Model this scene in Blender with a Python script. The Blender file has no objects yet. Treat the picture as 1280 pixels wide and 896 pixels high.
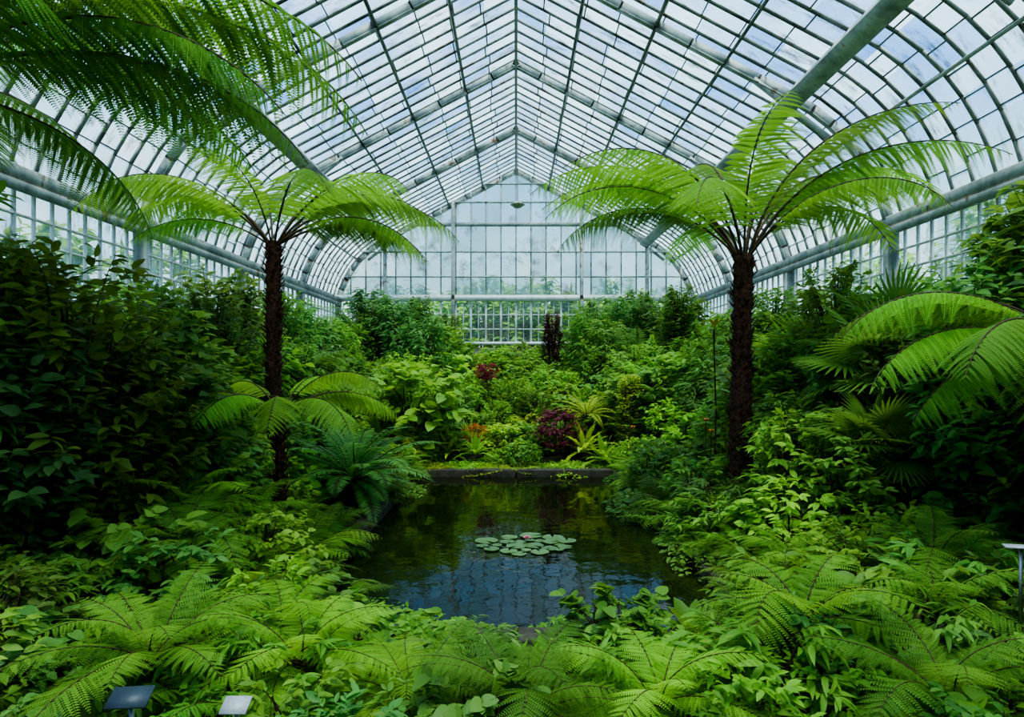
import bpy, math, numpy as np
from mathutils import Vector, Matrix
RNG=np.random.default_rng(7)
scene=bpy.context.scene
try:
    scene.view_settings.view_transform='AgX'; scene.view_settings.look='AgX - Medium High Contrast'
    scene.view_settings.exposure=.72
except Exception as e: print(e)
PI=math.pi
# ------------------------------------------------------------------ materials
def nmat(name):
    m=bpy.data.materials.new(name); m.use_nodes=True
    nt=m.node_tree; nt.nodes.clear()
    out=nt.nodes.new('ShaderNodeOutputMaterial')
    return m,nt,out
def N(nt,t,**k):
    n=nt.nodes.new(t)
    for a,b in k.items():
        if a in ('operation','blend_type','data_type','attribute_name','noise_dimensions','feature'): setattr(n,a,b)
        else: n.inputs[a].default_value=b
    return n
def ramp(nt,pts):
    r=nt.nodes.new('ShaderNodeValToRGB'); e=r.color_ramp.elements
    while len(e)<len(pts): e.new(0.5)
    for i,(p,c) in enumerate(pts):
        e[i].position=p; e[i].color=(c[0],c[1],c[2],1)
    return r
def leaf_material(name,rough,trans,spec=.4):
    m,nt,out=nmat(name); L=nt.links
    oi=nt.nodes.new('ShaderNodeObjectInfo')
    at=nt.nodes.new('ShaderNodeAttribute'); at.attribute_name='tint'
    # brightness variation from tint
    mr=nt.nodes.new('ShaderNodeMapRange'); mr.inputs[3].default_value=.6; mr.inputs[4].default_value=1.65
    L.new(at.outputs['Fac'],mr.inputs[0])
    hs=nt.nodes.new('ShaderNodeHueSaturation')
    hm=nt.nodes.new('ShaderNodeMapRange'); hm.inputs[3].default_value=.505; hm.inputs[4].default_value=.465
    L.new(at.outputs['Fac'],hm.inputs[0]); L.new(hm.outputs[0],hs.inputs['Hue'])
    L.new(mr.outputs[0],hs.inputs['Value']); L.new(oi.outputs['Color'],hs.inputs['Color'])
    hs2=nt.nodes.new('ShaderNodeHueSaturation')
    m2=nt.nodes.new('ShaderNodeMapRange'); m2.inputs[3].default_value=.75; m2.inputs[4].default_value=1.3
    L.new(oi.outputs['Random'],m2.inputs[0]); L.new(m2.outputs[0],hs2.inputs['Value']); L.new(hs.outputs[0],hs2.inputs['Color'])
    p=nt.nodes.new('ShaderNodeBsdfPrincipled'); p.inputs['Roughness'].default_value=rough
    p.inputs['Specular IOR Level'].default_value=spec
    L.new(hs2.outputs[0],p.inputs['Base Color'])
    tr=nt.nodes.new('ShaderNodeBsdfTranslucent')
    hs3=nt.nodes.new('ShaderNodeHueSaturation'); hs3.inputs['Hue'].default_value=.48; hs3.inputs['Value'].default_value=1.8
    L.new(hs2.outputs[0],hs3.inputs['Color']); L.new(hs3.outputs[0],tr.inputs['Color'])
    mx=nt.nodes.new('ShaderNodeMixShader'); mx.inputs[0].default_value=trans
    L.new(p.outputs[0],mx.inputs[1]); L.new(tr.outputs[0],mx.inputs[2]); L.new(mx.outputs[0],out.inputs[0])
    return m
def noise_material(name,c1,c2,scale=5,rough=.8,bump=.3,spec=.3,detail=8,c3=None):
    m,nt,out=nmat(name); L=nt.links
    tc=nt.nodes.new('ShaderNodeTexCoord')
    no=N(nt,'ShaderNodeTexNoise',Scale=scale,Detail=detail,Roughness=.65); L.new(tc.outputs['Object'],no.inputs['Vector'])
    pts=[(.35,c1),(.65,c2)]
    if c3: pts=[(.35,c1),(.58,c2),(.64,c3)]
    r=ramp(nt,pts); L.new(no.outputs['Fac'],r.inputs[0])
    p=nt.nodes.new('ShaderNodeBsdfPrincipled'); p.inputs['Roughness'].default_value=rough; p.inputs['Specular IOR Level'].default_value=spec
    L.new(r.outputs[0],p.inputs['Base Color'])
    b=nt.nodes.new('ShaderNodeBump'); b.inputs['Strength'].default_value=bump; b.inputs['Distance'].default_value=.03
    L.new(no.outputs['Fac'],b.inputs['Height']); L.new(b.outputs[0],p.inputs['Normal']); L.new(p.outputs[0],out.inputs[0])
    return m
M_FERN=leaf_material('fern_leaf',.6,.42,.15)
M_LEAF=leaf_material('broad_leaf',.48,.38,.22)
M_BARK=noise_material('bark',(.02,.012,.008),(.09,.05,.03),30,.9,.6)
M_STIPE=noise_material('fern_stipe',(.03,.018,.01),(.10,.06,.02),12,.6,.2)
M_TRUNK=noise_material('tree_fern_trunk',(.012,.006,.004),(.13,.05,.032),22,.95,1.0)
M_SOIL=noise_material('soil',(.008,.006,.004),(.035,.03,.012),3,.95,.8)
M_STONE=noise_material('curb_stone',(.018,.018,.012),(.07,.06,.045),4,.85,.4,c3=(.03,.05,.015))
M_BRICK=noise_material('masonry_wall',(.10,.09,.07),(.2,.19,.16),3,.9,.3)
M_FRAME=noise_material('painted_iron',(.15,.185,.175),(.38,.42,.40),2.2,.6,.1,c3=(.16,.11,.07))
M_WHITE=noise_material('white_sash_paint',(.55,.58,.57),(.8,.82,.8),3,.5,.1)
M_BAR=noise_material('glazing_bar',(.03,.042,.038),(.22,.25,.23),1.3,.6,.1,c3=(.10,.06,.035))
M_GRASS=noise_material('lawn',(.03,.1,.02),(.08,.2,.04),3,.9,.3)
def glass_material():
    m,nt,out=nmat('weathered_glass'); L=nt.links
    at=nt.nodes.new('ShaderNodeAttribute'); at.attribute_name='tint'
    tc=nt.nodes.new('ShaderNodeTexCoord')
    no=N(nt,'ShaderNodeTexNoise',Scale=.9,Detail=8,Roughness=.7); L.new(tc.outputs['Object'],no.inputs['Vector'])
    mr=nt.nodes.new('ShaderNodeMapRange'); mr.inputs[1].default_value=.35; mr.inputs[2].default_value=.7; mr.inputs[3].default_value=0; mr.inputs[4].default_value=.3
    L.new(no.outputs['Fac'],mr.inputs[0])
    ma=nt.nodes.new('ShaderNodeMath'); ma.operation='MULTIPLY'; ma.inputs[1].default_value=.65; L.new(at.outputs['Fac'],ma.inputs[0])
    ad=nt.nodes.new('ShaderNodeMath'); ad.operation='ADD'; ad.use_clamp=True; L.new(ma.outputs[0],ad.inputs[0]); L.new(mr.outputs[0],ad.inputs[1])
    tr=nt.nodes.new('ShaderNodeBsdfTransparent'); tr.inputs[0].default_value=(.78,.92,.93,1)
    tl=nt.nodes.new('ShaderNodeBsdfTranslucent'); tl.inputs[0].default_value=(.50,.67,.68,1)
    mx=nt.nodes.new('ShaderNodeMixShader'); L.new(ad.outputs[0],mx.inputs[0]); L.new(tr.outputs[0],mx.inputs[1]); L.new(tl.outputs[0],mx.inputs[2])
    # grime patches, stretched down the slope
    mp=nt.nodes.new('ShaderNodeMapping'); mp.inputs['Scale'].default_value=(.7,2.2,.7); L.new(tc.outputs['Object'],mp.inputs['Vector'])
    n2=N(nt,'ShaderNodeTexNoise',Scale=1.7,Detail=10,Roughness=.75); L.new(mp.outputs[0],n2.inputs['Vector'])
    m2=nt.nodes.new('ShaderNodeMapRange'); m2.inputs[1].default_value=.53; m2.inputs[2].default_value=.66; m2.inputs[3].default_value=0; m2.inputs[4].default_value=.8
    L.new(n2.outputs['Fac'],m2.inputs[0])
    df=nt.nodes.new('ShaderNodeBsdfDiffuse'); df.inputs[0].default_value=(.16,.13,.09,1)
    mx2=nt.nodes.new('ShaderNodeMixShader'); L.new(m2.outputs[0],mx2.inputs[0]); L.new(mx.outputs[0],mx2.inputs[1]); L.new(df.outputs[0],mx2.inputs[2])
    gl=nt.nodes.new('ShaderNodeBsdfGlossy'); gl.inputs['Roughness'].default_value=.1
    mx3=nt.nodes.new('ShaderNodeMixShader'); mx3.inputs[0].default_value=.04; L.new(mx2.outputs[0],mx3.inputs[1]); L.new(gl.outputs[0],mx3.inputs[2])
    L.new(mx3.outputs[0],out.inputs[0]); return m
M_GLASS=glass_material()
def water_material():
    m,nt,out=nmat('pond_water'); L=nt.links
    p=nt.nodes.new('ShaderNodeBsdfPrincipled'); p.inputs['Base Color'].default_value=(.006,.009,.003,1)
    p.inputs['Roughness'].default_value=.03; p.inputs['IOR'].default_value=1.33; p.inputs['Specular IOR Level'].default_value=.3
    p.inputs['Specular Tint'].default_value=(.9,.88,.45,1)
    tc=nt.nodes.new('ShaderNodeTexCoord'); no=N(nt,'ShaderNodeTexNoise',Scale=2.5,Detail=3); L.new(tc.outputs['Object'],no.inputs['Vector'])
    b=nt.nodes.new('ShaderNodeBump'); b.inputs['Strength'].default_value=.13; b.inputs['Distance'].default_value=.05
    L.new(no.outputs['Fac'],b.inputs['Height']); L.new(b.outputs[0],p.inputs['Normal']); L.new(p.outputs[0],out.inputs[0]); return m
M_WATER=water_material()
def plain(name,c,rough=.5,metal=0):
    m,nt,out=nmat(name); p=nt.nodes.new('ShaderNodeBsdfPrincipled')
    no=N(nt,'ShaderNodeTexNoise',Scale=9,Detail=4); r=ramp(nt,[(.3,[v*.8 for v in c]),(.7,[min(1,v*1.1) for v in c])])
    nt.links.new(no.outputs['Fac'],r.inputs[0]); nt.links.new(r.outputs[0],p.inputs['Base Color'])
    p.inputs['Roughness'].default_value=rough; p.inputs['Metallic'].default_value=metal
    nt.links.new(p.outputs[0],out.inputs[0]); return m
M_PINK=plain('lily_petal',(.75,.25,.35)); M_YEL=plain('yellow_petal',(.9,.7,.03)); M_ORG=plain('orange_petal',(.85,.2,.02))
M_LBLW=plain('white_label',(.4,.42,.45),.4); M_LBLD=plain('dark_label',(.03,.05,.07),.5); M_STEEL=plain('steel',(.3,.3,.3),.4,1)
M_PAD=leaf_material('lily_pad_leaf',.3,.1,.5)
# ------------------------------------------------------------------ templates (all quads)
class T:
    def __init__(s,V,Q,tint=None,mat=None):
        s.V=np.asarray(V,float).reshape(-1,3); s.Q=np.asarray(Q,int).reshape(-1,4)
        s.t=np.full(len(s.V),.5) if tint is None else np.asarray(tint,float)
        s.m=np.zeros(len(s.Q),int) if mat is None else np.asarray(mat,int)
def merge(ts):
    V=[];Q=[];t=[];m=[];o=0
    for a in ts:
        V.append(a.V);Q.append(a.Q+o);t.append(a.t);m.append(a.m);o+=len(a.V)
    return T(np.concatenate(V),np.concatenate(Q),np.concatenate(t),np.concatenate(m))
def inst(a,M,P,tint=None):
    n=len(P); nv=len(a.V)
    V=np.einsum('nij,vj->nvi',M,a.V)+P[:,None,:]
    Q=a.Q[None]+(np.arange(n)*nv)[:,None,None]
    t=np.tile(a.t,(n,1))
    if tint is not None: t=np.clip(t+(np.asarray(tint)[:,None]-.5),0,1)
    return T(V.reshape(-1,3),Q.reshape(-1,4),t.reshape(-1),np.tile(a.m,n))
def nrm(v): return v/np.maximum(np.linalg.norm(v,axis=-1,keepdims=True),1e-9)
def frames(y,z,s):
    y=nrm(y); x=nrm(np.cross(y,z)); z=np.cross(x,y)
    M=np.stack([x,y,z],axis=-1)
    s=np.asarray(s)
    return M*(s[:,None,None] if s.ndim==1 else s[:,None,:])
def tube(P,r,k=5,mat=1,tint=.5):
    P=np.asarray(P,float); n=len(P); r=np.broadcast_to(r,(n,))
    tg=nrm(np.gradient(P,axis=0)); ref=np.array([0.31,.2,.93]) if abs(tg[0,2])<.9 else np.array([1,.1,0.])
    x=nrm(np.cross(tg,ref)); y=np.cross(tg,x)
    a=np.arange(k)*2*PI/k
    V=P[:,None,:]+r[:,None,None]*(x[:,None,:]*np.cos(a)[None,:,None]+y[:,None,:]*np.sin(a)[None,:,None])
    i=np.arange(n-1)[:,None]*k; j=np.arange(k)[None]; j2=(j+1)%k
    Q=np.stack([i+j,i+j2,i+k+j2,i+k+j],-1).reshape(-1,4)
    return T(V.reshape(-1,3),Q,np.full(n*k,tint),np.full(len(Q),mat))
def leaf(n=4,width=.4,fold=.25,droop=.2,peak=.4,pw=.8,heart=False):
    t=np.linspace(0,1,n+1)
    w=np.where(t<peak,np.sin(t/peak*PI/2)**pw,np.clip(np.cos((t-peak)/(1-peak)*PI/2),0,1)**pw)*width/2+.006
    if heart: w[0]=width*.36
    z=-droop*t**2
    A=np.c_[-w,t-(.12 if heart else 0)*(w/width)*(1-t)**2,z+fold*w];B=np.c_[0*t,t,z];C=np.c_[w,A[:,1],z+fold*w]
    V=np.stack([A,B,C],1).reshape(-1,3); Q=[]
    for i in range(n):
        o=i*3; Q+=[[o,o+1,o+4,o+3],[o+1,o+2,o+5,o+4]]
    return T(V,Q)
def diamond(w=.3,pk=.4,fold=.1,droop=0.1):
    return T([[0,0,0],[w/2,pk,fold*.3],[0,1,-droop],[-w/2,pk,fold*.3]],[[0,1,2,3]])
def pinna(n=14,plen=.13,w=.42,droop=.18,rng=None):
    u=np.linspace(.04,.97,n); l=plen*(np.sin(PI*(.25+.72*u))**.7)*(1-.35*u)
    P=[];D=[];S=[]
    for s in (1,-1):
        P.append(np.c_[0*u,u,-droop*u**2]); D.append(np.c_[s*np.ones(n),.35+0*u,-.12-.0*u]); S.append(l)
    P=np.concatenate(P);D=np.concatenate(D);S=np.concatenate(S)
    M=frames(D,np.tile([0,0,1.],(len(P),1)),np.c_[S,S,S])
    d=inst(diamond(w),M,P)
    uu=np.linspace(0,1,5); r=T(np.concatenate([np.c_[-.006*(1-uu*.7),uu,-droop*uu**2+.002],np.c_[.006*(1-uu*.7),uu,-droop*uu**2+.002]]),[[i,i+5,i+6,i+1] for i in range(4)],np.full(10,.75))
    return merge([d,r])
def frond(L,a0,a1,n,plen,pt,start=.15,rr=.012,fwd=.35,pdroop=.15,power=1.2,peak=.45,side=0,rng=RNG,ppow=.8,jit=.07):
    m=40; u=np.linspace(0,1,m); a=np.radians(a0+(a1-a0)*u**power)
    ds=L/(m-1); az=side*u**2
    dy=np.cos(a)*np.cos(az);dx=np.cos(a)*np.sin(az);dz=np.sin(a)
    P=np.c_[np.cumsum(dx)-dx[0],np.cumsum(dy)-dy[0],np.cumsum(dz)-dz[0]]*ds
    tg=nrm(np.gradient(P,axis=0)); sd=nrm(np.cross(tg,[0,0,1.])); up=np.cross(sd,tg)
    us=np.linspace(start,.985,n); f=lambda arr:np.stack([np.interp(us,u,arr[:,i]) for i in range(3)],1)
    p=f(P);t=f(tg);s=f(sd);uu=f(up); v=(us-start)/(1-start)
    l=plen*np.where(v<peak,np.sin((v/peak*.72+.28)*PI/2)**ppow,np.clip(np.cos((v-peak)/(1-peak)*PI/2),0,1)**ppow)+plen*.04
    Ps=[];D=[];U=[];S=[]
    for k in (1,-1):
        j=rng.normal(0,jit,(n,3))
        D.append(k*s+t*(fwd+.5*v[:,None]**2)-uu*(pdroop)+j); Ps.append(p);U.append(uu+k*s*pdroop*.8);S.append(l*rng.uniform(.9,1.06,n))
    Ps=np.concatenate(Ps);D=np.concatenate(D);U=np.concatenate(U);S=np.concatenate(S)
    b=inst(pt,frames(D,U,np.c_[S,S,S]),Ps,rng.uniform(.35,.65,len(S)))
    return merge([b,tube(P,rr*(1-.8*u),4,1,.4)])
def rotz(a,tilt=0):
    c,s=math.cos(a),math.sin(a); R=np.array([[c,-s,0],[s,c,0],[0,0,1.]])
    ct,st=math.cos(tilt),math.sin(tilt); return R@np.array([[1,0,0],[0,ct,-st],[0,st,ct]])
def place(a,R,p=(0,0,0),s=1,tint=.5): return inst(a,(R*s)[None],np.array([p],float),[tint])
def make_mesh(name,a,mats,smooth=False):
    me=bpy.data.meshes.new(name); nv=len(a.V);nq=len(a.Q)
    me.vertices.add(nv); me.vertices.foreach_set('co',a.V.astype(np.float32).ravel())
    me.loops.add(nq*4); me.loops.foreach_set('vertex_index',a.Q.astype(np.int32).ravel())
    me.polygons.add(nq); me.polygons.foreach_set('loop_start',np.arange(0,nq*4,4,dtype=np.int32))
    me.polygons.foreach_set('loop_total',np.full(nq,4,dtype=np.int32))
    me.polygons.foreach_set('material_index',a.m.astype(np.int32))
    if smooth: me.polygons.foreach_set('use_smooth',np.ones(nq,dtype=bool))
    at=me.attributes.new('tint','FLOAT','POINT'); at.data.foreach_set('value',a.t.astype(np.float32))
    for m in mats: me.materials.append(m)
    me.update(calc_edges=True); return me
def obj(name,me,loc=(0,0,0),rot=(0,0,0),s=1,col=None,parent=None):
    o=bpy.data.objects.new(name,me); scene.collection.objects.link(o)
    o.location=loc;o.rotation_euler=rot;o.scale=(s,s,s) if not hasattr(s,'__len__') else s
    if col is not None: o.color=(col[0],col[1],col[2],1)
    if parent: o.parent=parent
    return o
def empty(name,loc=(0,0,0)):
    o=bpy.data.objects.new(name,None); scene.collection.objects.link(o); o.location=loc; return o
# ------------------------------------------------------------------ beams
BOXV=np.array([[x,y,z] for x in(-.5,.5) for y in(0,1) for z in(-.5,.5)],float)
BOXQ=[[0,1,3,2],[4,6,7,5],[0,4,5,1],[2,3,7,6],[0,2,6,4],[1,5,7,3]]
BOX=T(BOXV,BOXQ)
def beams(lst,mat=0):
    P=np.array([b[0] for b in lst],float);Qq=np.array([b[1] for b in lst],float)
    U=np.array([b[4] if len(b)>4 else (0,0,1) for b in lst],float)
    D=Qq-P; L=np.linalg.norm(D,axis=1); S=np.c_[[b[2] for b in lst],L,[b[3] for b in lst]]
    t=inst(BOX,frames(D,U,S),P); t.m[:]=mat; return t
Y0,Y1=-4.0,24.5; HW=6.9; EZ=4.85; APZ=9.92; SL=.53
xs=[0,.65,1.3,1.95,2.6,3.22,3.85,4.45,5.05]; prof=[(x,APZ-SL*x) for x in xs]
b0=np.array(prof[-1]);b1=np.array([6.5,6.48]);b2=np.array([HW,EZ])
for i in range(1,8):
    t=i/7; prof.append(tuple((1-t)**2*b0+2*t*(1-t)*b1+t*t*b2))
prof=np.array(prof); nP=len(prof)
def roofz(x): return float(np.interp(abs(x),prof[:,0],prof[:,1]))
ribs=[24.5,20.2,15.9,11.6,7.3,3.0,-1.3]
def pnorm(i):
    a=prof[max(i-1,0)];b=prof[min(i+1,nP-1)]; d=b-a; n=np.array([-d[1],d[0]]); n=n/np.linalg.norm(n)
    return -n if n[1]<0 else n
R=[];BR=[]
for y in ribs:
    for s in (1,-1):
        for i in range(nP-1):
            a,b=prof[i],prof[i+1]; d=b-a; n=np.array([d[1]*-1,d[0]])/np.linalg.norm(d); n=n if n[1]>0 else -n
            e=d/np.linalg.norm(d)*.02; a=a-e-n*.11;b=b+e-n*.11
            R.append(((s*a[0],y,a[1]),(s*b[0],y,b[1]),.035,.18,(s*n[0],0,n[1])))
            a2=a-n*.08;b2_=b-n*.08; R.append(((s*a2[0],y,a2[1]),(s*b2_[0],y,b2_[1]),.1,.022,(s*n[0],0,n[1])))
        R.append(((s*(HW-.1),y,0),(s*(HW-.1),y,EZ+.05),.16,.2,(1,0,0)))
        hx,hz=prof[8]; R.append(((s*(hx-.75),y,hz+.22),(s*(hx+.62),y,hz-.85),.05,.1,(s,0,1)))
for x,w,h in((0,.07,.22),(1.3,.05,.10),(2.6,.06,.14),(3.85,.05,.10),(5.05,.2,.32)):
    i=int(np.argmin(abs(prof[:,0]-x))); n=pnorm(i)
    for s in ((1,-1) if x>0 else (1,)):
        c=prof[i]-n*(h/2+.02) if x>0 else np.array([0,APZ-.17])
        (BR if 0<x<5 else R).append(((s*c[0],Y0,c[1]),(s*c[0],Y1,c[1]),w,h,(s*n[0] if x else 0,0,n[1] if x else 1)))
        if x==5.05:
            c=c-n*.18; R.append(((s*c[0],Y0,c[1]),(s*c[0],Y1,c[1]),.32,.04,(s*n[0],0,n[1])))
i=11; n=pnorm(i)
for s in(1,-1):
    c=prof[i]-n*.06; R.append(((s*c[0],Y0,c[1]),(s*c[0],Y1,c[1]),.05,.08,(s*n[0],0,n[1])))
    R.append(((s*(HW-.06),Y0,EZ),(s*(HW-.06),Y1,EZ),.34,.2,(0,0,1)))
    R.append(((s*(HW-.2),Y0,EZ-.16),(s*(HW-.2),Y1,EZ-.16),.06,.16,(0,0,1)))
ny=int(round((Y1-Y0)/.45)); ys=np.linspace(Y0,Y1,ny+1)
for y in ys:
    for s in(1,-1):
        for i in range(nP-1):
            if i<8 and i!=0: continue
            a,b=(prof[0],prof[8]) if i==0 else (prof[i],prof[i+1])
            d=b-a; n=np.array([-d[1],d[0]]); n=n/np.linalg.norm(n); n=n if n[1]>0 else -n
            BR.append(((s*a[0],y,a[1]),(s*b[0],y,b[1]),.045,.055,(s*n[0],0,n[1])))
for i in range(1,nP-1):
    for s in(1,-1):
        c=prof[i]; n=pnorm(i)
        for j in range(ny):   # overlapping pane laps, staggered
            k=RNG.uniform(-.09,.09)
            BR.append(((s*(c[0]+n[1]*k),ys[j],c[1]-n[0]*k*1),(s*(c[0]+n[1]*k),ys[j+1],c[1]-n[0]*k),.022,.025,(s*n[0],0,n[1])))
root=empty('greenhouse_roof_frame')
obj('iron_ribs_and_purlins',make_mesh('ribs',beams(R),[M_FRAME]),parent=root)
obj('glazing_bars',make_mesh('bars',beams(BR),[M_BAR]),parent=root)
V=[];Q=[];tt=[]
for j in range(ny):
    for s in(1,-1):
        for i in range(nP-1):
            r=RNG.random()**1.3; o=len(V)
            a,b=prof[i],prof[i+1]
            V+=[(s*a[0],ys[j],a[1]+.01),(s*a[0],ys[j+1],a[1]+.01),(s*b[0],ys[j+1],b[1]+.01),(s*b[0],ys[j],b[1]+.01)]
            Q.append([o,o+1,o+2,o+3]); tt+=[r]*4
obj('ceiling',make_mesh('roof_glass',T(V,Q,tt),[M_GLASS]))
def end_wall(name,y,inn,gy):
    g=[];w=[];V=[];Q=[];tt=[]
    sill=3.2; trans=[sill,EZ+.05,5.75,6.7,7.75,8.6,9.3]
    bx=np.linspace(-HW,HW,25)
    for x in bx:
        top=roofz(x)
        if top>EZ: g.append(((x,y,EZ),(x,y,top),.045,.06,(0,1,0)))
        w.append(((x,y,sill),(x,y,EZ),.07,.07,(0,1,0)))
    for x in np.linspace(-HW,HW,49): w.append(((x,y,sill),(x,y,EZ-.1),.028,.03,(0,1,0)))
    for z in(3.75,4.3): w.append(((-HW,y,z),(HW,y,z),.03,.035))
    for x in(-2.4,2.5,-5,5): g.append(((x,y+inn*.08,0),(x,y+inn*.08,roofz(x)),.13,.14,(0,1,0)))
    for z in trans[2:]:
        hx=float(np.interp(-z,-prof[:,1],prof[:,0])); th=.14 if z==7.75 else .045
        g.append(((-hx,y+inn*.03,z),(hx,y+inn*.03,z),.08,th))
    w.append(((-HW,y+inn*.06,EZ+.08),(HW,y+inn*.06,EZ+.08),.18,.22)); w.append(((-HW,y+inn*.06,sill),(HW,y+inn*.06,sill),.3,.12))
    for i in range(24):
        xa,xb=bx[i],bx[i+1]
        zs=[sill]+trans[1:]
        for k in range(len(zs)):
            z0=zs[k]; z1=zs[k+1] if k+1<len(zs) else 99
            za=min(z1,roofz(xa));zb=min(z1,roofz(xb))
            if z0>=max(za,zb): continue
            o=len(V); V+=[(xa,y,min(z0,za)),(xb,y,min(z0,zb)),(xb,y,zb),(xa,y,za)];Q.append([o,o+1,o+2,o+3]);tt+=[.05 if k==0 else .3+.7*RNG.random()]*4
    p=empty(name)
    obj('gable_bars',make_mesh('gable_bars',beams(g),[M_FRAME]),parent=p)
    obj('masonry',make_mesh('masonry',beams([((-HW,y,sill/2-.1),(HW,y,sill/2-.1),.3,sill-.1)]),[M_BRICK]),parent=p)
    obj('gable_glass',make_mesh('gable_glass',T(V,Q,tt),[M_GLASS]),parent=p)
    obj('window_sashes',make_mesh('sashes',beams(w),[M_WHITE]),parent=p)
end_wall('wall_back',Y1,-1,0); end_wall('wall_front',Y0,1,0)
for s,nm in((-1,'wall_left'),(1,'wall_right')):
    w=[];x=s*HW; sill=2.2;V=[];Q=[];tt=[]
    for y in np.linspace(Y0,Y1,int((Y1-Y0)/.36)): w.append(((x,y,sill),(x,y,EZ),.03,.05,(1,0,0)))
    for z in(2.8,3.4,4.0,4.35): w.append(((x,Y0,z),(x,Y1,z),.04,.035))
    w.append(((x,Y0,sill),(x,Y1,sill),.3,.12))
    for j in range(ny):
        o=len(V);V+=[(x,ys[j],sill),(x,ys[j+1],sill),(x,ys[j+1],EZ),(x,ys[j],EZ)];Q.append([o,o+1,o+2,o+3]);tt+=[.1+.4*RNG.random()]*4
    p=empty(nm)
    obj('masonry',make_mesh('masonry',beams([((x,Y0,sill/2-.1),(x,Y1,sill/2-.1),.3,sill-.1)]),[M_BRICK]),parent=p)
    obj('window_sashes',make_mesh('sashes',beams(w),[M_WHITE]),parent=p)
    obj('side_glass',make_mesh('side_glass',T(V,Q,tt),[M_GLASS]),parent=p)
pl=empty('pendant_lamp',(0.05,20,7.35))
pr=[(0.001,.12),(.06,.12),(.09,.08),(.22,.02),(.23,0),(.2,-.01),(.12,-.08),(.001,-.12)]
def lathe(pr,k=20,mat=0):
    V=[(r*math.cos(2*PI*i/k),r*math.sin(2*PI*i/k),z) for r,z in pr for i in range(k)]
    Q=[[j*k+i,j*k+(i+1)%k,(j+1)*k+(i+1)%k,(j+1)*k+i] for j in range(len(pr)-1) for i in range(k)]
    t=T(V,Q); t.m[:]=mat; return t
obj('lamp_shade',make_mesh('shade',lathe(pr),[M_FRAME],True),parent=pl)
obj('lamp_rod',make_mesh('rod',tube([[0,0,.1],[0,0,1.2],[0,0,2.35]],.014,6,0),[M_BAR]),parent=pl)
# ------------------------------------------------------------------ ground
PX,PY0,PY1=1.98,5.1,13.1
def gz(x,y):
    ax=abs(x)
    return .07+.15*max(0,ax-2.3)+.1*min(8,max(0,y-13.4))
gx=np.concatenate([np.linspace(-HW,-PX-.2,16),np.linspace(-PX-.2,PX+.2,9)[1:],np.linspace(PX+.2,HW,16)[1:]])
gy=np.concatenate([np.linspace(Y0,PY0-.2,20),np.linspace(PY0-.2,PY1+.2,18)[1:],np.linspace(PY1+.2,Y1,24)[1:]])
V=[];Q=[]
for y in gy:
    for x in gx:
        inside=abs(x)<PX+.25 and PY0-.25<y<PY1+.25
        V.append((x,y,gz(x,y)+(0 if inside else RNG.uniform(-.03,.05))))
nx=len(gx)
for j in range(len(gy)-1):
    for i in range(nx-1):
        cx=(gx[i]+gx[i+1])/2;cy=(gy[j]+gy[j+1])/2
        if abs(cx)<PX+.2 and PY0-.2<cy<PY1+.2: continue
        Q.append([j*nx+i,j*nx+i+1,(j+1)*nx+i+1,(j+1)*nx+i])
obj('floor',make_mesh('soil_floor',T(V,Q),[M_SOIL],True))
obj('pond_water',make_mesh('water',T([(-PX,PY0,0),(PX,PY0,0),(PX,PY1,0),(-PX,PY1,0)],[[0,1,2,3]]),[M_WATER]))
c=[]
for s in(-1,1): 
    for k in range(9):
        y0=PY0-.25+k*(PY1-PY0+.5)/9; c.append(((s*(PX+.11),y0+.01,-.05),(s*(PX+.11),y0+(PY1-PY0+.5)/9-.01,-.05),.22,.34))
for y in(PY0-.12,PY1+.12):
    for k in range(4): c.append(((-PX+k*PX/2+.01,y,-.03),(-PX+(k+1)*PX/2-.01,y,-.03),.26,.36))
cb=obj('pond_curb',make_mesh('curb',beams(c),[M_STONE]))
bv=cb.modifiers.new('b','BEVEL');bv.width=.015;bv.segments=2
obj('lawn',make_mesh('lawn',T([(-60,-40,-.25),(60,-40,-.25),(60,80,-.25),(-60,80,-.25)],[[0,1,2,3]]),[M_GRASS]))
# ------------------------------------------------------------------ plant meshes
PIN_TREE=pinna(28,.118,.48,.3); PIN_FINE=pinna(14,.165,.46,.15); PIN_MID=pinna(15,.13,.58,.2)
OVAL=leaf(4,.42,.3,.25,.42,.75); OVALW=leaf(4,.58,.25,.25,.4,.7); LANCE=leaf(4,.26,.3,.3,.35,.8); HEART=leaf(4,.85,.15,.2,.25,.7,True)
SWORD=leaf(2,.24,.1,.15,.2,.5)
FR={}
for k,(a0,a1,L) in dict(A=(80,-12,3.4),B=(66,-35,3.5),C=(52,-50,3.3),D=(34,-52,3.0),E=(12,-65,2.6)).items():
    FR[k]=[make_mesh('tree_fern_frond',frond(L,a0,a1,24,.74,PIN_TREE,.2,.024,.4,.36,1.25,.42,sd,np.random.default_rng(ord(k)+v),jit=.05),[M_FERN,M_STIPE]) for v,sd in enumerate((-.25,.3))]
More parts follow.
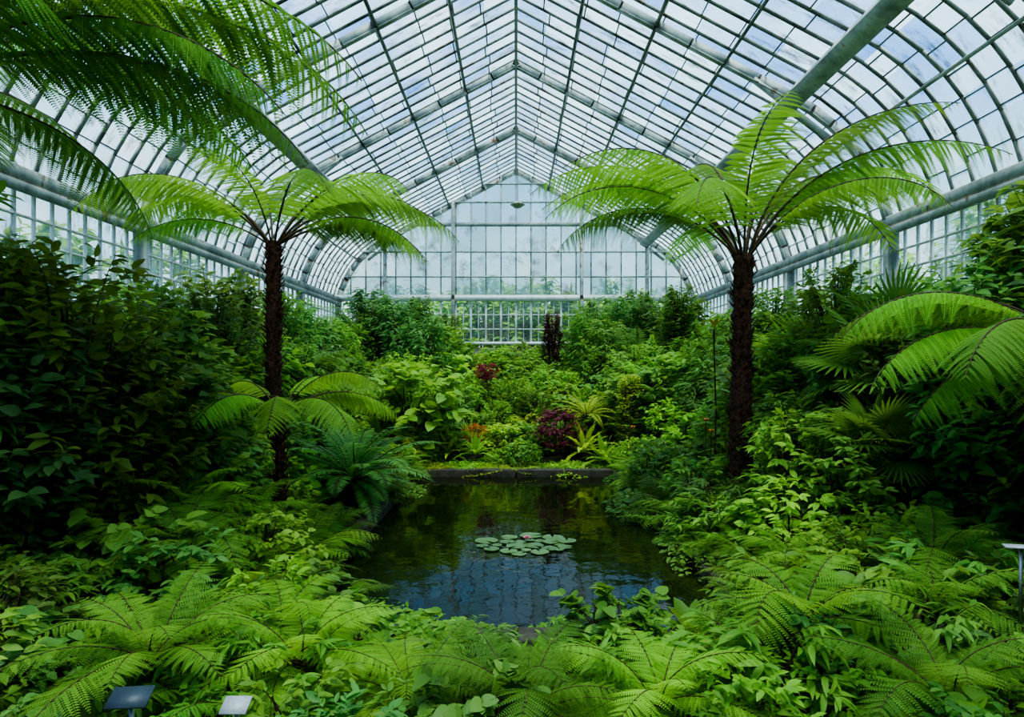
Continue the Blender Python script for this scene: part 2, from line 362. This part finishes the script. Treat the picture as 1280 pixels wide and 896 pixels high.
def tree_fern(name,x,y,cz,fronds,col,tr=.15,lean=(0,0),s=1,seed=1):
    rg=np.random.default_rng(seed); g=gz(x,y)-.1; root=empty(name,(x,y,g)); H=cz-g
    n=int(H*26); k=22; u=np.linspace(0,1,n); 
    V=[]
    for i in range(n):
        for j in range(k):
            r=tr*(1.12-.3*min(1,u[i]*1.6)+.25*max(0,u[i]-.9)*3)*(1+rg.uniform(-.13,.16)); an=2*PI*j/k
            V.append((lean[0]*(u[i]**1.5-1)+r*math.cos(an),lean[1]*(u[i]-1)+r*math.sin(an),u[i]*H))
    Q=[[i*k+j,i*k+(j+1)%k,(i+1)*k+(j+1)%k,(i+1)*k+j] for i in range(n-1) for j in range(k)]
    tk=T(V,Q)
    m=int(H*90); uu=rg.random(m); an=rg.random(m)*2*PI; rr=tr*.85
    P=np.c_[lean[0]*(uu**1.5-1)+rr*np.cos(an),lean[1]*(uu-1)+rr*np.sin(an),uu*H]
    D=np.c_[np.cos(an)*.5,np.sin(an)*.5,rg.uniform(.4,1.2,m)]
    st=inst(BOX,frames(D,np.c_[np.cos(an),np.sin(an),0*an],np.c_[np.full(m,.018),rg.uniform(.06,.14,m),np.full(m,.012)]),P)
    obj('trunk',make_mesh('trunk',merge([tk,st]),[M_TRUNK]),parent=root)
    for i,(az,k,sc) in enumerate(fronds):
        me=FR[k][i%2]; a=math.radians(az-90)
        obj('frond_%d'%(i+1),me,(.06*math.cos(math.radians(az)),.06*math.sin(math.radians(az)),H-.05),(rg.uniform(-.06,.06),rg.uniform(-.12,.12),a),sc*s,[c*rg.uniform(.85,1.15) for c in col],root)
    return root
LIME=(.14,.33,.035); MIDG=(.10,.25,.032); DARK=(.082,.20,.032); YG=(.25,.38,.04); BLUEG=(.075,.21,.045)
TF=(.105,.28,.028)
tree_fern('tree_fern',3.2,9,3.8,[(5,'B',1.12),(-20,'B',1.05),(28,'B',1.1),(60,'A',1),(85,'A',1.05),(178,'B',1.05),(150,'B',1.05),(203,'B',.95),(186,'C',1),(120,'A',1),(262,'A',.8),(310,'C',.9),(235,'C',.9),(345,'A',1.0),(95,'C',.9),(165,'C',.95),(15,'C',1.0),(50,'B',1.0)],TF,.15,(0.05,0),1,3)
tree_fern('tree_fern',-3.6,9.5,4.1,[(5,'C',.85),(-25,'C',.9),(30,'B',.8),(65,'B',.75),(95,'B',.7),(178,'C',.85),(150,'C',.85),(205,'C',.9),(120,'B',.75),(265,'B',.65),(300,'C',.85),(235,'C',.85),(340,'D',.9),(0,'D',.85),(190,'D',.7),(15,'C',.95)],TF,.12,(0,0),1,4)
tree_fern('tree_fern',-4.9,5.0,4.5,[(8,'C',1.25),(-15,'C',1.05),(22,'C',1.3),(55,'C',.95),(0,'D',1.1),(80,'D',.7),(100,'D',.6),(150,'E',.5),(320,'C',.7),(18,'D',1.15),(50,'E',.9),(200,'E',.5),(280,'D',.6),(-5,'C',.9),(40,'D',1.05),(-30,'D',.95)],(.075,.21,.028),.15,(0,0),1,5)  # near left crown: its shadow is put into a darker frond colour
tree_fern('tree_fern',-2.8,7.6,1.75,[(0,'D',.5),(-35,'D',.5),(35,'D',.5),(80,'C',.45),(175,'D',.5),(215,'D',.5),(250,'D',.48),(290,'D',.5),(140,'C',.45),(-15,'C',.5),(195,'D',.5),(15,'D',.5)],LIME,.06,(0,0),1,6)
tree_fern('tree_fern',4.6,5.2,2.35,[(180,'D',.65),(160,'C',.65),(205,'D',.65),(140,'C',.6),(225,'E',.65),(190,'E',.65),(100,'C',.6),(60,'C',.6),(20,'D',.6),(300,'D',.5),(172,'C',.65)],MIDG,.1,(0,0),1,8)
def clump(seed,nf,L,n,plen,pt,hi=78,lo=25,rr=.006,mats=(M_FERN,M_STIPE),start=.12,peak=.35,power=1.1,end=(-10,-60)):
    rg=np.random.default_rng(seed); o=[]
    for i in range(nf):
        q=i/nf; az=i*2.399+rg.uniform(-.3,.3); a0=hi+(lo-hi)*q+rg.uniform(-8,8); a1=end[0]+(end[1]-end[0])*q+rg.uniform(-12,12)
        l=L*rg.uniform(.75,1.1)*(.75+.25*math.sin(PI*(.2+.6*q)))
        f=frond(l,a0,a1,n,plen*l/L,pt,start,rr,.35,.12,power,peak,rg.uniform(-.5,.5),rg)
        o.append(place(f,rotz(az),(rg.normal(0,.02),rg.normal(0,.02),0),1,rg.uniform(.3,.7)))
    return make_mesh('fern',merge(o),list(mats))
LADY=[clump(i,14,.95,19,.23,PIN_FINE) for i in range(3)]
SWORDF=[clump(10+i,20,.9,30,.10,SWORD,80,15,peak=.3) for i in range(2)]
WIDE=[clump(20+i,10,1.0,16,.30,PIN_MID,72,18,end=(-15,-45),peak=.22) for i in range(2)]
CYCAD=clump(30,38,1.25,44,.2,leaf(2,.12,.3,.05,.3,.6),82,-5,.01,(M_LEAF,M_STIPE),.08,.45,1.4,(10,-50))
PALM=clump(31,13,2.0,28,.5,leaf(3,.11,.3,.3,.35,.7),82,35,.012,(M_LEAF,M_STIPE),.25,.4,1.3,(0,-55))
PALMD=clump(32,20,1.5,36,.32,leaf(3,.09,.3,.2,.35,.7),85,30,.012,(M_LEAF,M_STIPE),.15,.4,1.3,(30,-30))
def rosette(seed,nf,L,w,hi,lo,tpl=None):
    rg=np.random.default_rng(seed); tpl=tpl or leaf(9,w,.35,.0,.5,.7); o=[]
    for i in range(nf):
        q=i/nf; a=math.radians(hi+(lo-hi)*q+rg.uniform(-6,6)); t=T(tpl.V.copy(),tpl.Q,tpl.t,tpl.m)
        u=t.V[:,1].copy(); t.V[:,2]+=-.5*u**2.2*(.3+q); t.V[:,2]+=.02*np.sin(u*22)*(np.abs(t.V[:,0])>.02)
        l=L*rg.uniform(.8,1.1); o.append(place(t,rotz(i*2.399+rg.uniform(-.2,.2),a),(0,0,0),l,rg.uniform(.3,.7)))
    return make_mesh('rosette',merge(o),[M_LEAF,M_STIPE])
NEST=rosette(40,22,.9,.16,78,15); AGAVE=rosette(41,26,.8,.08,80,5); HOSTA=rosette(42,20,.5,.4,70,10)
def fan_leaf(n=26):
    o=[];
    for i in range(n):
        a=math.radians(-130+260*i/(n-1)); t=leaf(3,.075,.5,.18,.45,.6)
        o.append(place(t,rotz(-a),(0,0,0),.75+.25*math.cos(a*.6)))
    return merge(o)
def fanpalm(seed,nf,pet,fs,trunk=.6):
    rg=np.random.default_rng(seed); fl=fan_leaf(); o=[tube([[0,0,0],[0,0,trunk/2],[0,0,trunk]],.06,8,1)]
    for i in range(nf):
        az=i*2.399; el=math.radians(80-75*i/nf+rg.uniform(-8,8)); u=np.linspace(0,1,7)[:,None]; l=pet*rg.uniform(.8,1.1)
        d=np.array([math.cos(az)*math.cos(el),math.sin(az)*math.cos(el),math.sin(el)]); P=d*u*l+np.array([0,0,trunk])-np.array([0,0,.18])*u**2*l
        o.append(tube(P,.01,4,1)); dd=d+np.array([0,0,-.45]); up=np.array([0,0,1.])+d*.6+rg.normal(0,.15,3)
        o.append(inst(fl,frames(dd[None],up[None],np.array([fs*rg.uniform(.85,1.1)])),P[-1:],[rg.uniform(.3,.7)]))
    return make_mesh('fan_palm',merge(o),[M_LEAF,M_STIPE])
FAN=[fanpalm(50,20,.8,.55,1.0),fanpalm(51,16,.6,.6,.5)]
def shrub(seed,h,r,ntw,lpt,tpl,size,zlo=.08,stems=5,inner=.55,down=.25,tw=.35):
    rg=np.random.default_rng(seed)
    ph=rg.random(ntw)*2*PI; zc=rg.random(ntw); zz=zlo+(1-zlo)*zc
    pr=np.sqrt(np.clip(1-((zz-.5)/.56)**2,0.03,1)); rad=r*pr*(inner+(1-inner)*rg.random(ntw)**.5)*(1+.18*np.sin(3*ph+seed)+.12*np.sin(5*ph+7*zz))
    E=np.c_[rad*np.cos(ph),rad*np.sin(ph),zz*h]
    B=np.c_[E[:,0]*.35,E[:,1]*.35,np.maximum(0,E[:,2]-tw*h*rg.uniform(.5,1,ntw))]
    C=(B+E)/2+np.c_[0*ph,0*ph,np.full(ntw,.06*h)]
    o=[]
    t=np.linspace(0,1,5)
    for i in range(ntw):
        if i%2==0: 
            P=((1-t)**2)[:,None]*B[i]+(2*t*(1-t))[:,None]*C[i]+(t**2)[:,None]*E[i]; o.append(tube(P,.006*(1.2-t)*h**.5,3,1))
    for i in range(stems):
        a=i*2.4; P=np.array([[0.04*math.cos(a),.04*math.sin(a),-.1],[r*.2*math.cos(a),r*.2*math.sin(a),h*.35],[r*.35*math.cos(a+.4),r*.35*math.sin(a+.4),h*.75]]); o.append(tube(P,[.02*h**.5,.015*h**.5,.006],5,1))
    tl=np.linspace(.45,1,lpt)[None,:]+rg.uniform(-.05,.05,(ntw,lpt)); tl=np.clip(tl,0,1)[...,None]
    P=(1-tl)**2*B[:,None]+2*tl*(1-tl)*C[:,None]+tl**2*E[:,None]
    tg=nrm(2*(1-tl)*(C-B)[:,None]+2*tl*(E-C)[:,None])
    out=nrm(np.c_[np.cos(ph),np.sin(ph),.2+0*ph])[:,None]*np.ones_like(P)
    sgn=np.where(np.arange(lpt)%2==0,1,-1)[None,:,None]
    sd=nrm(np.cross(tg,[0,0,1.]))*sgn
    D=out*.45+tg*.5+sd*.8+rg.normal(0,.35,P.shape); D[...,2]-=down
    D=D.reshape(-1,3);P=P.reshape(-1,3); U=np.array([0,0,1.])+rg.normal(0,.35,P.shape)+out.reshape(-1,3)*.35
    sz=size*rg.uniform(.6,1.15,len(P))
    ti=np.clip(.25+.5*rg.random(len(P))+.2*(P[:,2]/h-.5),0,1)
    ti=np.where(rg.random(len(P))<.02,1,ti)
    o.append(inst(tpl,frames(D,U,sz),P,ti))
    return make_mesh('shrub',merge(o),[M_LEAF,M_BARK])
TALL=[shrub(60,3.2,1.0,260,11,OVAL,.19),shrub(61,3.4,.95,280,11,LANCE,.23,down=.5),shrub(62,3.0,.95,240,10,OVALW,.2),shrub(63,3.4,.8,340,12,OVAL,.13)]
MIDS=[shrub(70,1.7,.75,150,10,OVAL,.16),shrub(71,1.6,.7,170,11,LANCE,.17,down=.4),shrub(72,1.5,.75,110,8,HEART,.18),shrub(73,1.6,.7,240,12,OVAL,.085)]
LOWS=[shrub(80,.75,.5,90,8,OVAL,.11),shrub(81,.7,.5,80,8,HEART,.12),shrub(82,.7,.5,110,9,LANCE,.13),shrub(83,.6,.5,140,9,OVALW,.07)]
COLUMN=shrub(90,3.6,.45,330,11,OVAL,.12); 
def carpet(seed,n,r,tpl,size,h):
    rg=np.random.default_rng(seed); rr=r*np.sqrt(rg.random(n)); a=rg.random(n)*2*PI
    P=np.c_[rr*np.cos(a),rr*np.sin(a),h*(1-(rr/r)**2)*rg.uniform(.4,1,n)+.02+.05*np.sin(rr*9+a*3)]
    D=np.c_[rg.normal(0,1,n),rg.normal(0,1,n),rg.normal(0,.3,n)]; U=np.array([0,0,1.])+rg.normal(0,.3,(n,3))
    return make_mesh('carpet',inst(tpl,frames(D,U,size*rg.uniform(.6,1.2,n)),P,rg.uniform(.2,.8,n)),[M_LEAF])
CARP=[carpet(95,1500,.9,OVALW,.075,.22),carpet(96,1100,.9,HEART,.085,.2),carpet(97,1600,.9,OVAL,.06,.16)]
# ------------------------------------------------------------------ hero plants
KEEP=[]  # keep-clear circles for scattered plants
def H(name,me,x,y,z=None,s=1,col=MIDG,rz=None,rx=0,ry=0,keep=0):
    g=gz(x,y)-.03 if z is None else z
    if keep: KEEP.append((x,y,keep))
    return obj(name,me,(x,y,g),(rx,ry,RNG.random()*6.28 if rz is None else rz),s,col)
H('cycad',CYCAD,-2.45,9.6,.55,1.15,(.09,.27,.06),keep=.75); KEEP.append((-2.4,8.8,.6))
H('cycad',CYCAD,4.9,6.9,2.0,.85,DARK)
KEEP+=[(3.2,9,.45),(3.1,8.3,.4),(-3.4,8.8,.4),(3.0,9.7,.5)]
H('birds_nest_fern',NEST,1.5,14.3,.35,.85,YG,keep=.5); H('birds_nest_fern',NEST,-.9,14.2,.3,.6,LIME,keep=.35); H('birds_nest_fern',NEST,-1.5,14.2,.3,.7,YG,keep=.35); H('birds_nest_fern',NEST,1.9,13.9,.2,.7,LIME)
H('yellow_green_fern',SWORDF[0],1.65,14.9,1.1,1.35,YG,keep=.55); 
H('red_leaf_shrub',LOWS[0],.95,14.5,.4,1.2,(.13,.014,.018),keep=.45); H('red_leaf_shrub',COLUMN,1.15,20.5,.9,.88,(.085,.04,.02))
H('red_leaf_shrub',LOWS[2],-.85,18.2,1.9,.7,(.25,.02,.012),keep=.35)
H('croton_shrub',LOWS[2],-1.0,15.0,.45,.7,(.32,.17,.02),keep=.35)
H('fan_palm',FAN[0],5.1,11.5,.9,1.1,LIME,keep=.8); H('fan_palm',FAN[1],4.6,8.0,1.5,1.1,DARK,keep=.5); H('fan_palm',FAN[1],3.9,7.0,.9,.75,DARK); H('fan_palm',FAN[0],5.3,8.8,1.0,1.2,DARK)
H('feather_palm',PALM,-3.0,14.9,.9,1.05,MIDG,keep=.6); H('feather_palm',PALM,-2.7,17.5,1.2,.9,MIDG); H('feather_palm',PALMD,3.5,18.5,2.0,1.2,BLUEG,keep=.6); H('feather_palm',PALM,-4.6,13,1.6,1.0,MIDG)
H('columnar_shrub',COLUMN,4.5,17.6,.8,(1.25,1.25,1.05),DARK); H('columnar_shrub',COLUMN,-3.0,20,1.0,(1.2,1.2,.98),DARK); H('columnar_shrub',COLUMN,-.5,20.5,.8,(1.5,1.5,.5),LIME)
H('columnar_shrub',COLUMN,2.6,14.6,.3,(.8,.8,.5),YG)
H('agave',AGAVE,-1.1,15.6,.5,.8,MIDG,keep=.4)
def scat(parent,meshes,x0,x1,y0,y1,n,h0,h1,cols,base,zoff=-.05,cond=None,sep=0):
    pts=[]
    tries=0
    while len(pts)<n and tries<n*40:
        tries+=1; x=RNG.uniform(x0,x1);y=RNG.uniform(y0,y1)
        if cond and not cond(x,y): continue
        if any((x-a)**2+(y-b)**2<k*k for a,b,k in KEEP): continue
        if sep and any((x-a)**2+(y-b)**2<sep*sep for a,b in pts): continue
        pts.append((x,y)); i=int(RNG.integers(len(meshes))); s=RNG.uniform(h0,h1) if not callable(h0) else h0(x,y)*RNG.uniform(.85,1.12)
        c=cols[int(RNG.integers(len(cols)))]
        obj(base,meshes[i],(x,y,gz(x,y)+zoff),(RNG.uniform(-.1,.1),RNG.uniform(-.1,.1),RNG.random()*6.28),s,[v*RNG.uniform(.85,1.15) for v in c],parent)
SH=empty('shrub_border'); FB=empty('fern_bed'); GC=empty('ground_cover')
CM=[MIDG,DARK,DARK,BLUEG]; CL=[MIDG,LIME,DARK,MIDG]; CB=[LIME,MIDG,MIDG,LIME,MIDG]
def Ht(x,y): return min(3.6,.5+1.05*(abs(x)-2.7)) if x<0 else min(3.4,.6+.95*(abs(x)-2.5))
for s in(-1,1):
    x0,x1=(-5.55,-4.2) if s<0 else (4.3,5.55)
    scat(SH,TALL,x0,x1,4.6,23.0,42,lambda x,y:(Ht(x,y)-gz(x,y)+.4)/3.2,0,CM,'tall_shrub',sep=.68,cond=lambda x,y:not(s>0 and y<6.5 and x<5.2))
    x0,x1=(-4.6,-3.5) if s<0 else (3.3,4.6)
    scat(SH,MIDS,x0,x1,7.0,14,20,lambda x,y:(Ht(x,y)-gz(x,y))/1.55,0,[MIDG,DARK,LIME,MIDG,BLUEG],'medium_shrub',sep=.6)
    x0,x1=(-4.2,-2.35) if s<0 else (2.35,4.1)
    scat(FB,LADY+SWORDF+LADY+WIDE,x0,x1,5.4,13.6,58,.8,1.2,CL+[LIME],'fern',sep=.36)
    scat(SH,LOWS,x0,x1,5.4,13.6,28,.8,1.3,[MIDG,DARK,LIME],'low_shrub',sep=.35)
    scat(FB,LADY+SWORDF,s*2.3-.1,s*2.3+.1,5.4,13.2,20,.55,.85 if s<0 else .72,CL,'fern',sep=.26)
    scat(SH,MIDS,*( (-4.4,-2.0) if s<0 else (2.3,4.4)),14.2,23,26,.9,1.6,CB+CM,'medium_shrub',sep=.55)
    scat(SH,TALL,*( (-4.6,-2.2) if s<0 else (2.4,4.6)),18.5,23.0,11,.88,1.12,CM+CL,'tall_shrub',sep=.7)
scat(GC,CARP,-2.5,2.5,13.55,14.4,20,.5,.75,[LIME,YG,LIME],'ground_cover',sep=.25)
scat(FB,SWORDF+LADY,-2.2,2.2,13.5,13.9,9,.35,.5,CB,'fern',sep=.3)
scat(SH,LOWS,-2.6,2.6,13.8,16.5,34,.6,1.15,CB+[YG],'low_shrub',sep=.3)
scat(FB,SWORDF+LADY,-2.6,2.6,13.9,16.5,12,.5,.9,CB,'fern',sep=.4)
scat(SH,MIDS,-2.3,2.3,16.2,23.0,42,lambda x,y:(.75+.09*(y-16)),0,CB,'medium_shrub',sep=.5)
# foreground
FG=[MIDG,DARK,MIDG,BLUEG]
scat(FB,LADY+LADY+SWORDF,-4.6,-1.5,3.1,5.9,32,.68,1.0,[MIDG,LIME,DARK],'fern',sep=.4)
scat(FB,LADY+LADY+SWORDF,1.6,4.6,3.1,5.6,30,.68,1.0,[MIDG,LIME,DARK],'fern',sep=.4)
scat(FB,LADY+SWORDF[:1],-1.6,1.7,3.1,4.5,16,.62,.88,[MIDG,LIME,DARK],'fern',sep=.37)
LF=[LOWS[0],LOWS[2],LOWS[3],LOWS[0],LOWS[2],LOWS[3],LOWS[1],HOSTA]
scat(SH,LF,-4.6,-1.4,2.8,5.2,30,.7,1.1,FG,'low_shrub',sep=.3)
scat(SH,LF,1.4,4.6,2.8,5.2,30,.7,1.1,FG,'low_shrub',sep=.3)
scat(SH,LF,-1.4,1.4,3.0,4.7,15,.62,.88,FG,'low_shrub',sep=.3)
scat(GC,CARP,-4.6,4.6,2.4,4.9,44,.8,1.1,FG,'ground_cover',sep=.35)
scat(GC,CARP,-5.6,-2.4,4.8,13.5,34,.9,1.2,[MIDG,DARK],'ground_cover',sep=.5); scat(GC,CARP,2.4,5.6,4.8,13.5,34,.9,1.2,[MIDG,DARK],'ground_cover',sep=.5)
H('tall_shrub',TALL[0],-4.1,5.9,.3,.95,(.14,.23,.03)); H('tall_shrub',TALL[2],-3.9,7.2,.3,.85,DARK)
H('wide_fern',WIDE[0],1.85,4.1,.6,.95,LIME); H('wide_fern',WIDE[1],2.9,4.4,.6,.75,MIDG); H('wide_fern',WIDE[0],-1.6,4.4,.45,.75,LIME)
for x,y,z,s,c in((-2.1,3.7,.5,.95,MIDG),(-1.3,3.9,.4,.9,LIME),(.05,3.5,.3,.85,MIDG),(-.6,3.7,.25,.8,LIME),(.8,3.6,.3,.9,LIME),(2.3,3.4,.4,.9,MIDG),(-2.9,5.6,.6,1.1,MIDG),(-3.3,6.4,.7,1.1,LIME),(3.4,5.2,.6,1.0,MIDG),(2.7,5.9,.3,1.0,MIDG),(-3.0,6.9,.5,1.0,LIME)):
    H('lady_fern',LADY[int(RNG.integers(3))],x,y,z,s,c)
OT=empty('outdoor_trees')
for i,(x,y) in enumerate([(-7,29),(-5,30),(-3.2,28.2),(-1.5,28.5),(0,27.8),(1.3,28.5),(3,28),(4.6,29),(6.5,30),(-11,20),(-11,14),(-11,8),(11,20),(11,14),(11,8),(-3,33),(3,33),(0,31)]):
    obj('outdoor_tree',TALL[i%4],(x,y,-.3),(0,0,i),1.95,MIDG if i%2 else LIME,OT)
# ------------------------------------------------------------------ water lilies
def pad():
    k=22; V=[(0,0,0)];
    for i in range(k+1):
        a=math.radians(12+336*i/k); V.append((math.cos(a),math.sin(a),.03+.02*math.sin(a*4)))
        V.append((.5*math.cos(a),.5*math.sin(a),.005))
    Q=[]
    for i in range(k):
        Q.append([2+2*i,1+2*i,3+2*i,4+2*i]); 
        if i%2==0 and i+2<=k: Q.append([0,2+2*i,4+2*i,6+2*i])
    return T(V,Q)
rg=np.random.default_rng(5); wl=empty('water_lily',(.12,8.05,0)); PM=make_mesh('lily_pad',pad(),[M_PAD],True)
pp=[]
for i in range(400):
    a=rg.random()*6.28;q=math.sqrt(rg.random()); x,y=.55*q*math.cos(a),.42*q*math.sin(a); r=rg.uniform(.06,.16)
    if all((x-c[0])**2+(y-c[1])**2>((r+c[2])*.8)**2 for c in pp):
        pp.append((x,y,r)); obj('pad_%d'%len(pp),PM,(x,y,.006+.004*(len(pp)%4)),(0,0,rg.random()*6.28),r,(.08,.17,.045),wl)
pt=[]
for ring,(n,el,l) in enumerate([(8,25,.09),(7,50,.08),(5,70,.06)]):
    for i in range(n): pt.append(place(leaf(4,.4,-.4,-.15,.5,.7),rotz(2*PI*i/n+ring*.4,math.radians(el)),(0,0,0),l))
obj('lily_flower',make_mesh('lily_flower',merge(pt),[M_PINK]),(.02,.12,.04),parent=wl,s=.7)
def flower(name,x,y,z,m,s=.12):
    o=[place(leaf(4,.45,.3,.2,.5,.7),rotz(2*PI*i/6,math.radians(55)),(0,0,0),s) for i in range(6)]
    o.append(tube([[0,0,0],[0.01,.02,-.15],[0,.05,-.4]],.006,4,1)); obj(name,make_mesh(name,merge(o),[m,M_STIPE]),(x,y,z))
flower('yellow_flower',2.98,9.6,2.84,M_YEL,.17); flower('orange_flower',2.52,8.5,1.5,M_ORG,.08); flower('orange_flower',2.62,8.6,1.35,M_ORG,.07); flower('orange_flower',2.35,12.9,1.0,M_ORG,.1)
# leafy stem carrying the yellow flower
rg=np.random.default_rng(3)
obj('flowering_stem',make_mesh('flowering_stem',merge([tube([[0,0,0],[.05,.1,1.3],[.0,.05,2.5]],.012,5,1)]+[place(OVAL,rotz(i*2.4,math.radians(rg.uniform(-10,40))),(.03,.07,.4+i*.1),rg.uniform(.2,.32),rg.uniform(.2,.8)) for i in range(21)]),[M_LEAF,M_BARK]),(2.98,9.6,.3),col=MIDG)
def label(x,y,z,m,w=.17,h=.09,rz=0,tl=.25):
    p=empty('plant_label',(x,y,z)); p.rotation_euler=(0,0,rz)
    b=beams([((0,-.5*h,-tl*h),(0,.5*h,tl*h),w,.008)]); obj('label_plate',make_mesh('plate',b,[m]),parent=p)
    obj('label_stake',make_mesh('stake',beams([((0,.01,-.6),(0,.01,-.01),.02,.008,(0,1,0))]),[M_STEEL]),parent=p)
label(-1.78,2.95,.69,M_LBLD,.18,.1,.1); label(-1.27,2.9,.68,M_LBLW,.12,.08,.0); label(3.2,4.05,1.08,M_LBLW,.2,.05,-.2,.1)
# ------------------------------------------------------------------ world + sun
w=bpy.data.worlds.new('sky'); scene.world=w; w.use_nodes=True; nt=w.node_tree; L=nt.links; nt.nodes.clear()
out=nt.nodes.new('ShaderNodeOutputWorld'); bg=nt.nodes.new('ShaderNodeBackground'); tc=nt.nodes.new('ShaderNodeTexCoord')
sp=nt.nodes.new('ShaderNodeSeparateXYZ'); L.new(tc.outputs['Generated'],sp.inputs[0])
r=ramp(nt,[(0.0,(.60,.72,.68)),(.2,(.46,.70,.88)),(.36,(.10,.32,.82)),(1,(.16,.32,.7))]); L.new(sp.outputs['Z'],r.inputs[0])
no=N(nt,'ShaderNodeTexNoise',Scale=3.2,Detail=8,Roughness=.62); L.new(tc.outputs['Generated'],no.inputs['Vector'])
cr=ramp(nt,[(.5,(0,0,0)),(.74,(1,1,1))]); L.new(no.outputs['Fac'],cr.inputs[0])
mx=nt.nodes.new('ShaderNodeMixRGB'); mx.inputs[2].default_value=(1.15,1.2,1.2,1); L.new(cr.outputs[0],mx.inputs[0]); L.new(r.outputs[0],mx.inputs[1])
L.new(mx.outputs[0],bg.inputs['Color']); bg.inputs['Strength'].default_value=1.35; L.new(bg.outputs[0],out.inputs[0])
sd=bpy.data.lights.new('sun','SUN'); sd.energy=6.0; sd.angle=math.radians(30); sd.color=(1,.96,.84)
so=bpy.data.objects.new('sun',sd); scene.collection.objects.link(so); so.location=(0,-5,30)
so.rotation_euler=Vector((-.08,.2,-1)).to_track_quat('-Z','Y').to_euler()
cd=bpy.data.cameras.new('camera'); co=bpy.data.objects.new('camera',cd); scene.collection.objects.link(co)
co.location=(0,0,2.2); co.rotation_euler=(PI/2,0,0); cd.lens=22.5; cd.sensor_width=36; cd.shift_y=14/1280; cd.shift_x=-5/1280; cd.clip_end=300
scene.camera=co
